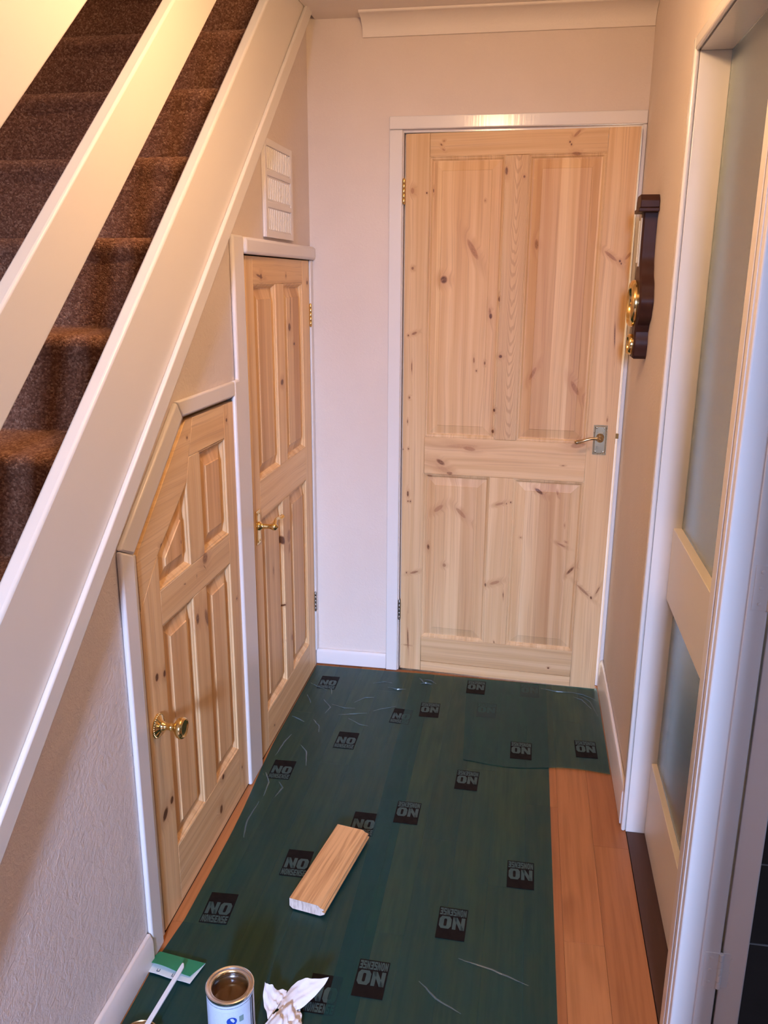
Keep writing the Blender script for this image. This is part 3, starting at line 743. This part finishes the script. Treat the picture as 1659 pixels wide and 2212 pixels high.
def film(name, label, zf, outline, logos, ridges, mat):
    """outline: function (s,t)->(x,y) over the unit square"""
    global logo0
    mb = MB(); nx, ny = outline[1], outline[2]; f = outline[0]
    vs = []
    for j in range(ny+1):
        for i in range(nx+1):
            x, y = f(i/nx, j/ny)
            k = .0004*math.sin(x*37+y*23)*math.sin(y*31-x*11)
            vs.append((x, y, zf+abs(k)))
    mb.add(vs, [(j*(nx+1)+i, j*(nx+1)+i+1, (j+1)*(nx+1)+i+1, (j+1)*(nx+1)+i) for j in range(ny) for i in range(nx)])
    for pts, h in ridges:
        # a crease: a small tent of film along a bent line
        P = [Vector((*p, 0)) for p in pts]; fine = []
        for i in range(len(P)-1):
            for k in range(5):
                fine.append(P[i].lerp(P[i+1], k/5))
        fine.append(P[-1])
        ls = []
        for i, p in enumerate(fine):
            d = (fine[min(i+1, len(fine)-1)]-fine[max(i-1, 0)]).normalized(); n = Vector((-d.y, d.x, 0))
            e = math.sin(PI*i/(len(fine)-1)); hh = h*.75*e+.0002; wv = .0008+.0014*e
            j = Vector((random.uniform(-.001, .001), random.uniform(-.001, .001), 0))
            ls.append([tuple(p+j-n*wv+Vector((0, 0, zf+.0003))), tuple(p+j-n*wv*.2+Vector((0, 0, zf+hh))), tuple(p+j+n*wv*.4+Vector((0, 0, zf+hh*.8))), tuple(p+j+n*wv*1.2+Vector((0, 0, zf+.0003)))])
        q = [Vector(v) for v in (ls[2][0], ls[2][1], ls[3][0])]
        if (q[1]-q[0]).cross(q[2]-q[0]).z < 0: ls = [l[::-1] for l in ls]
        k = len(mb.f); mb.loops(ls, closed=False)
        a_, b_, c_ = (Vector(mb.v[i]) for i in mb.f[k][:3])
        if (b_-a_).cross(c_-a_).z < 0:
            for i in range(k, len(mb.f)): mb.f[i] = mb.f[i][::-1]
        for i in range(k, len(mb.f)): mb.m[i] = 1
    o = tag(obj(name, mb, [mat, CREASE_HIGHLIGHT], smooth=True, ang=60, recalc=False), label, 'floor film')
    for (x, y, r) in logos:
        if logo0 is None:
            logo0 = obj('printed_logo', lg, [INK, GAP]); L = logo0
        else:
            L = logo0.copy(); COL.objects.link(L)
        L.parent = o; L.location = (x, y, zf+.0007); L.rotation_euler = (0, 0, r)
    return o
def lerp(a, b, f): return a+(b-a)*f
def quad(p00, p10, p11, p01):
    return lambda s, t: tuple(lerp(lerp(p00[k], p10[k], s), lerp(p01[k], p11[k], s), t) for k in (0, 1))
RG_A = [([(.020, -.178), (.055, -.205), (.094, -.224)], .005), ([(.030, -.272), (.052, -.315), (.060, -.335)], .006), ([(.075, -.19), (.11, -.215), (.12, -.255)], .004),
        ([(.10, -.30), (.14, -.355), (.13, -.40)], .004), ([(.14, -.33), (.19, -.35), (.23, -.345)], .004), ([(.18, -.40), (.24, -.385), (.28, -.37)], .004),
        ([(.22, -.30), (.25, -.26), (.29, -.25)], .004), ([(.32, -.16), (.36, -.175), (.39, -.165)], .006), ([(.30, -.35), (.33, -.33), (.38, -.30)], .003),
        ([(.018, -.44), (.045, -.455), (.070, -.47)], .006), ([(.10, -.45), (.13, -.49), (.14, -.53)], .004), ([(.22, -.42), (.27, -.455), (.30, -.46)], .003),
        ([(.26, -.14), (.30, -.12), (.33, -.125)], .004), ([(.05, -.56), (.04, -.62), (.035, -.70)], .003), ([(.06, -.95), (.055, -1.05), (.07, -1.12)], .002),
        ([(.10, -.62), (.13, -.66), (.15, -.74)], .003), ([(.035, -.80), (.06, -.85), (.065, -.92)], .004), ([(.09, -.84), (.11, -.87), (.10, -.92)], .004)]
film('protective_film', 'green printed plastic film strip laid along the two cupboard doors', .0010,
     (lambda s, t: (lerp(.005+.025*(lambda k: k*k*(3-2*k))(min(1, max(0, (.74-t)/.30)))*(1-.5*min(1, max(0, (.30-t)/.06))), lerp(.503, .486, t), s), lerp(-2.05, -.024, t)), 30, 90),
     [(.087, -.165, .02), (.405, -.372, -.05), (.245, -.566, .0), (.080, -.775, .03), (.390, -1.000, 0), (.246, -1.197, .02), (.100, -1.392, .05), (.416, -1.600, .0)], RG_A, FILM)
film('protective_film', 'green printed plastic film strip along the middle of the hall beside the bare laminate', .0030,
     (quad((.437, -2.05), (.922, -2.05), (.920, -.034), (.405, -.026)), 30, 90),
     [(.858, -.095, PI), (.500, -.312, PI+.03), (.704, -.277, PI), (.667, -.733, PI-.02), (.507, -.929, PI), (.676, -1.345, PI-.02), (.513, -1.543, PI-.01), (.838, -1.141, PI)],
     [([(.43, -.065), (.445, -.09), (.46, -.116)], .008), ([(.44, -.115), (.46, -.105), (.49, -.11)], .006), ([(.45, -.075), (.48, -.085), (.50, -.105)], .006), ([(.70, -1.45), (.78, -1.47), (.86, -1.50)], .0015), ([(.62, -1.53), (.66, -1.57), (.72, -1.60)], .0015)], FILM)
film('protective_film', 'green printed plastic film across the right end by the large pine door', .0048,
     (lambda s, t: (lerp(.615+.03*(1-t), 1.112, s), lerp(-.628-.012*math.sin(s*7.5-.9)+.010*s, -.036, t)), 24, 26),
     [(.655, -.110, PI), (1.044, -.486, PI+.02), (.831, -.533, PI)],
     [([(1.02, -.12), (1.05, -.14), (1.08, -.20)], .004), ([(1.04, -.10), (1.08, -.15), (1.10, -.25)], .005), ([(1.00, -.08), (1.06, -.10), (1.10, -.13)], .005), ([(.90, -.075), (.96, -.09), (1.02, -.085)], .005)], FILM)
FZ = .0056

# ------------------------------------------------------------------ things on the floor
# offcut of tongue and groove door bottom
oc = thing('timber_offcut', 'short pale pine offcut with grooved edge lying on the green film', 'offcut', (.343, -1.212, FZ), -.172)
t = NT('fresh_pine'); c = t.coords()
g = t.noise(t.n('ShaderNodeMapping', {0: c, 'Scale': (85, 3, 85)}).outputs[0], 1, 3, .6, .4)
t.set(t.mix(t.sstep(g, .42, .66, 0, .75), (.74, .43, .19, 1), (.46, .22, .08, 1)), .5); PINE_N = t.mat
t = NT('pine_end_grain'); g = t.noise(t.n('ShaderNodeMapping', {0: t.coords(), 'Scale': (260, 10, 40), 'Rotation': (0, .25, 0)}).outputs[0], 1, 3)
t.set(t.mix(t.sstep(g, .4, .7, 0, .6), (.74, .60, .50, 1), (.36, .22, .16, 1)), .7); PINE_E = t.mat
pr = [(-.042, .007), (-.034, .0003), (.040, .0003), (.052, .0070), (.053, .0120), (.046, .0130), (.046, .0165), (.0505, .0175), (.0500, .0215), (.041, .0230), (.036, .0275), (.031, .0290), (-.042, .0290)]
mb = MB(); n = len(pr)
mb.loops([[(a, -.162, b) for a, b in pr], [(a, .148, b) for a, b in pr]], False, False)
obj('body', mb, PINE_N, oc, smooth=True, ang=20)
mb = MB(); mb.add([(a, -.1622, b) for a, b in pr], [list(range(n))]); obj('end_grain', mb, PINE_E, oc); mb = MB(); mb.add([(a, .1482, b) for a, b in pr], [list(range(n-1, -1, -1))])
obj('end_grain', mb, PINE_E, oc)

# open tin of varnish
tn = thing('varnish_tin', 'open metal tin of brown varnish with a pale blue paper label', 'tin', (.252, -1.722, FZ), .35)
TR, TH = .0475, .112
TINM = m_plain('tinplate', (.88, .86, .85), .20, 1.0, .1)
TING = m_plain('gold_lacquered_tin', (.62, .42, .20), .24, 1.0, .1)
mb = MB().lathe([(TR-.001, 0), (TR+.0015, .0012), (TR+.0015, .004), (TR, .005), (TR, TH-.004), (TR+.002, TH-.002), (TR+.002, TH+.001), (TR, TH+.002), (TR-.0035, TH+.001), (TR-.004, TH-.003), (TR-.0075, TH-.0035), (TR-.008, TH-.001), (TR-.0095, TH-.0015), (TR-.0100, TH-.006), (TR-.004, TH-.012), (TR-.0015, TH-.02), (TR-.0015, .008)], (0, 0, 0), (0, 0, 1), 48, caps=False)
obj('can', mb, TINM, tn, smooth=True, ang=35)
mb = MB().lathe([(TR-.0098, TH-.0012), (TR-.0112, TH-.0030), (TR-.0100, TH-.0065)], (0, 0, 0), (0, 0, 1), 48, caps=False)
obj('lacquered_rim', mb, TING, tn, smooth=True)
t = NT('brown_varnish'); t.set((.09, .036, .008), .06, Coat_Weight=1.0); VAR = t.mat
obj('varnish', MB().lathe([(.0001, TH-.021), (TR-.0018, TH-.021)], (0, 0, 0), (0, 0, 1), 48, caps=False), VAR, tn)
t = NT('tin_label_paper')
sp = t.n('ShaderNodeSeparateXYZ', {0: t.n('ShaderNodeTexCoord').outputs['Object']})
ang_ = t.math('ARCTAN2', sp.outputs[1], sp.outputs[0])
zz = sp.outputs[2]
# rows of illegible small print
row = t.math('LESS_THAN', t.math('ABSOLUTE', t.math('SUBTRACT', zz, TH-.0125)), .0009)
dash = t.math('GREATER_THAN', t.noise(t.n('ShaderNodeCombineXYZ', {0: t.math('MULTIPLY', ang_, 60), 1: t.math('MULTIPLY', zz, 90), 2: 0.0}).outputs[0], 1, 2), .44)
ink = t.math('MULTIPLY', row, dash)
rows = t.math('MULTIPLY', t.math('GREATER_THAN', t.math('SINE', t.math('MULTIPLY', zz, 1700)), .45), t.math('LESS_THAN', zz, TH-.020))
ink2 = t.math('MULTIPLY', t.math('MULTIPLY', rows, dash), .22)
t.set(t.mix(t.math('MAXIMUM', t.math('MULTIPLY', ink, .8), ink2), (.62, .70, .86, 1), (.06, .08, .16, 1)), .4)
obj('label', MB().lathe([(TR+.0006, .008), (TR+.0006, TH-.007)], (0, 0, 0), (0, 0, 1), 64, caps=False), t.mat, tn, smooth=True)
BLUE = m_plain('blue_print', (.02, .07, .42), .4)
def patch(a0, a1, z0, z1, mat, name, disc=False):
    mb = MB(); r = TR+.0010
    if disc:
        am, zm = (a0+a1)/2, (z0+z1)/2
        pts = [(am+(a1-a0)/2*math.cos(k*PI/10), zm+(z1-z0)/2*math.sin(k*PI/10)) for k in range(20)]
        mb.add([(r*math.cos(a), r*math.sin(a), z) for a, z in pts], [list(range(20))])
    else:
        ls = [[(r*math.cos(lerp(a0, a1, k/8)), r*math.sin(lerp(a0, a1, k/8)), z) for k in range(9)] for z in (z0, z1)]
        mb.loops(ls, closed=False)
    obj(name, mb, mat, tn)
patch(-1.75, -1.32, .058, .078, BLUE, 'printed_dot', True)
patch(-1.22, -1.02, .062, .076, m_plain('grey_green_print', (.22, .32, .30), .5), 'printed_square')
for a in (-.62, -.50, -.44): patch(a, a+.045, .012, TH-.010, INK, 'printed_bar')

# tin lid lying upside down with a stirring stick across it
ld = thing('tin_lid', 'gold lacquered tin lid lying upside down at the front edge', 'lid', (.074, -1.782, FZ))
obj('lid_pan', MB().lathe([(.0001, .0015), (.031, .0015), (.032, .006), (.036, .0065), (.0365, .002), (.0395, .0008), (.0415, .003), (.0415, .0085), (.0395, .0105), (.0380, .0090), (.0375, .0045), (.0365, .0075), (.0320, .0075), (.0312, .003), (.0001, .003)], (0, 0, 0), (0, 0, 1), 48, caps=False), TING, ld, smooth=True, ang=40)
WPL = m_plain('white_plastic', (.80, .84, .88), .35, noise=.04)
ss = thing('stirring_stick', 'slim white stirring stick leaning from the lid onto the green abrasive sheet', 'stick', (0, 0, 0))
mb = MB()
a = Vector((.0935, -1.598, .0225)); b = Vector((.0755, -1.800, .0165)); d = (b-a).normalized(); s = d.cross(Vector((0, 0, 1))).normalized()*.0052; u = Vector((0, 0, .0022))
L = (b-a).length
ring = lambda p, k: [tuple(p-s*k-u), tuple(p+s*k-u), tuple(p+s*k+u), tuple(p-s*k+u)]
mb.loops([ring(a+d*-.004+s*.5, .35), ring(a+d*.006, .95), ring(a+d*.03, 1.0), ring(b, .95)], True, True)
obj('stick', mb, WPL, ss, bevel=.0008)

# folded sheet of green abrasive paper
sd = thing('abrasive_sheet', 'folded green abrasive sheet with a white printed back beside the skirting corner', 'abrasive sheet', (.068, -1.592, FZ), 0)
t = NT('green_abrasive'); n = t.noise(t.coords(), 900, 2)
t.set(t.mix(n, (.012, .20, .095, 1), (.02, .27, .14, 1)), .5); t.bump(n, .3, .001); GRN = t.mat
WBK = m_plain('white_paper_backing', (.72, .78, .80), .6)
PRT = m_plain('dark_blue_print', (.03, .06, .16), .6)
def sheetpoly(pts, th, mat, name, bend):
    mb = MB(); nx, ny = 12, 6
    f = quad(*pts)
    top = []; bot = []
    for j in range(ny+1):
        for i in range(nx+1):
            x, y = f(i/nx, j/ny); z = bend(i/nx, j/ny)
            top.append((x, y, z+th)); bot.append((x, y, z))
    q = lambda j, i: j*(nx+1)+i
    fs = [(q(j, i), q(j, i+1), q(j+1, i+1), q(j+1, i)) for j in range(ny) for i in range(nx)]
    N = len(top)
    mb.add(top+bot, fs+[tuple(N+k for k in reversed(ff)) for ff in fs]+[(q(0, i), N+q(0, i), N+q(0, i+1), q(0, i+1)) for i in range(nx)]+[(q(ny, i), q(ny, i+1), N+q(ny, i+1), N+q(ny, i)) for i in range(nx)]+[(q(j, 0), q(j+1, 0), N+q(j+1, 0), N+q(j, 0)) for j in range(ny)]+[(q(j, nx), N+q(j, nx), N+q(j+1, nx), q(j+1, nx)) for j in range(ny)])
    obj(name, mb, mat, sd, smooth=True, ang=50)
# local corners: near-left, near-right, far-right, far-left
sheetpoly([(-.052, -.022), (.053, -.038), (.066, .022), (-.048, .036)], .0008, WBK, 'backing_flap', lambda s, t: .0006+.001*math.sin(s*9))
sheetpoly([(-.060, -.004), (.048, -.024), (.066, .021), (-.050, .036)], .0010, GRN, 'green_flap', lambda s, t: .0022+.010*(1-t)*(.7+.3*math.sin(s*5))*(1 if t < 1 else 0)+.0002)
mb = MB()
for k, (x, y) in enumerate(((-.034, -.016), (-.028, -.0165), (.005, -.024), (.010, -.0245), (.018, -.0255))):
    mb.box((x, y-.003, .0030), (x+.0012, y+.004, .0032))
mb.box((-.034, -.0195, .0030), (-.0268, -.0183, .0032)); mb.box((.004, -.0275, .0030), (.020, -.0265, .0032))
tag(obj('printed_marks', mb, PRT, sd), kind='stuff')

# crumpled white tissue
ts = thing('paper_tissue', 'crumpled white paper tissue right of the varnish tin', 'tissue', (.34, -1.66, FZ))
t = NT('white_tissue'); n = t.noise(t.coords(), 420, 3)
t.set((.80, .76, .76), .9); t.bump(n, .2, .001)
t.b.inputs['Subsurface Weight'].default_value = .0
TIS = t.mat
def fold(name, P, seed, amp=.003, n=18):
    """a patch of paper through a 3x3 net of points (rows front to back)"""
    rn = random.Random(seed); ph = [rn.uniform(0, 6) for _ in range(6)]
    def bez(a, b, c, t): return a*(1-t)**2+b*2*t*(1-t)+c*t*t
    mb = MB(); vs = []
    V = [[Vector(p)-Vector((.34, -1.66, 0)) for p in r] for r in P]
    for j in range(n+1):
        for i in range(n+1):
            s, tt = i/n, j/n
            p = bez(bez(V[0][0], V[0][1], V[0][2], s), bez(V[1][0], V[1][1], V[1][2], s), bez(V[2][0], V[2][1], V[2][2], s), tt)
            w = amp*(math.sin(s*11+ph[0]+tt*3)*math.sin(tt*9+ph[1])+.6*math.sin(s*23+ph[2])*math.sin(tt*17+ph[3]+s*6))
            p = p+Vector((w*.5, w*.4, w)); p.z = max(p.z, .0008)
            vs.append(tuple(p))
    mb.add(vs, [(j*(n+1)+i, j*(n+1)+i+1, (j+1)*(n+1)+i+1, (j+1)*(n+1)+i) for j in range(n) for i in range(n)])
    o = obj(name, mb, TIS, ts, smooth=True, ang=60)
    return o
fold('left_fold', [[(.322, -1.690, .004), (.330, -1.672, .010), (.336, -1.655, .012)], [(.296, -1.670, .012), (.318, -1.650, .014), (.345, -1.640, .010)], [(.300, -1.642, .052), (.312, -1.636, .030), (.340, -1.620, .010)]], 1, .0022)
fold('right_fold', [[(.333, -1.668, .010), (.352, -1.672, .014), (.380, -1.664, .012)], [(.338, -1.630, .008), (.380, -1.640, .034), (.422, -1.626, .030)], [(.345, -1.618, .012), (.362, -1.612, .050), (.430, -1.606, .046)]], 2, .0022)
fold('crumpled_body', [[(.300, -1.750, .002), (.345, -1.765, .010), (.400, -1.745, .002)], [(.318, -1.705, .006), (.350, -1.700, .060), (.395, -1.700, .006)], [(.322, -1.690, .004), (.348, -1.660, .030), (.382, -1.660, .010)]], 3, .006, 26)
fold('crumpled_body', [[(.345, -1.720, .004), (.372, -1.715, .026), (.396, -1.720, .003)], [(.340, -1.690, .014), (.366, -1.684, .040), (.392, -1.690, .006)], [(.340, -1.662, .010), (.364, -1.660, .020), (.384, -1.662, .006)]], 5, .004)
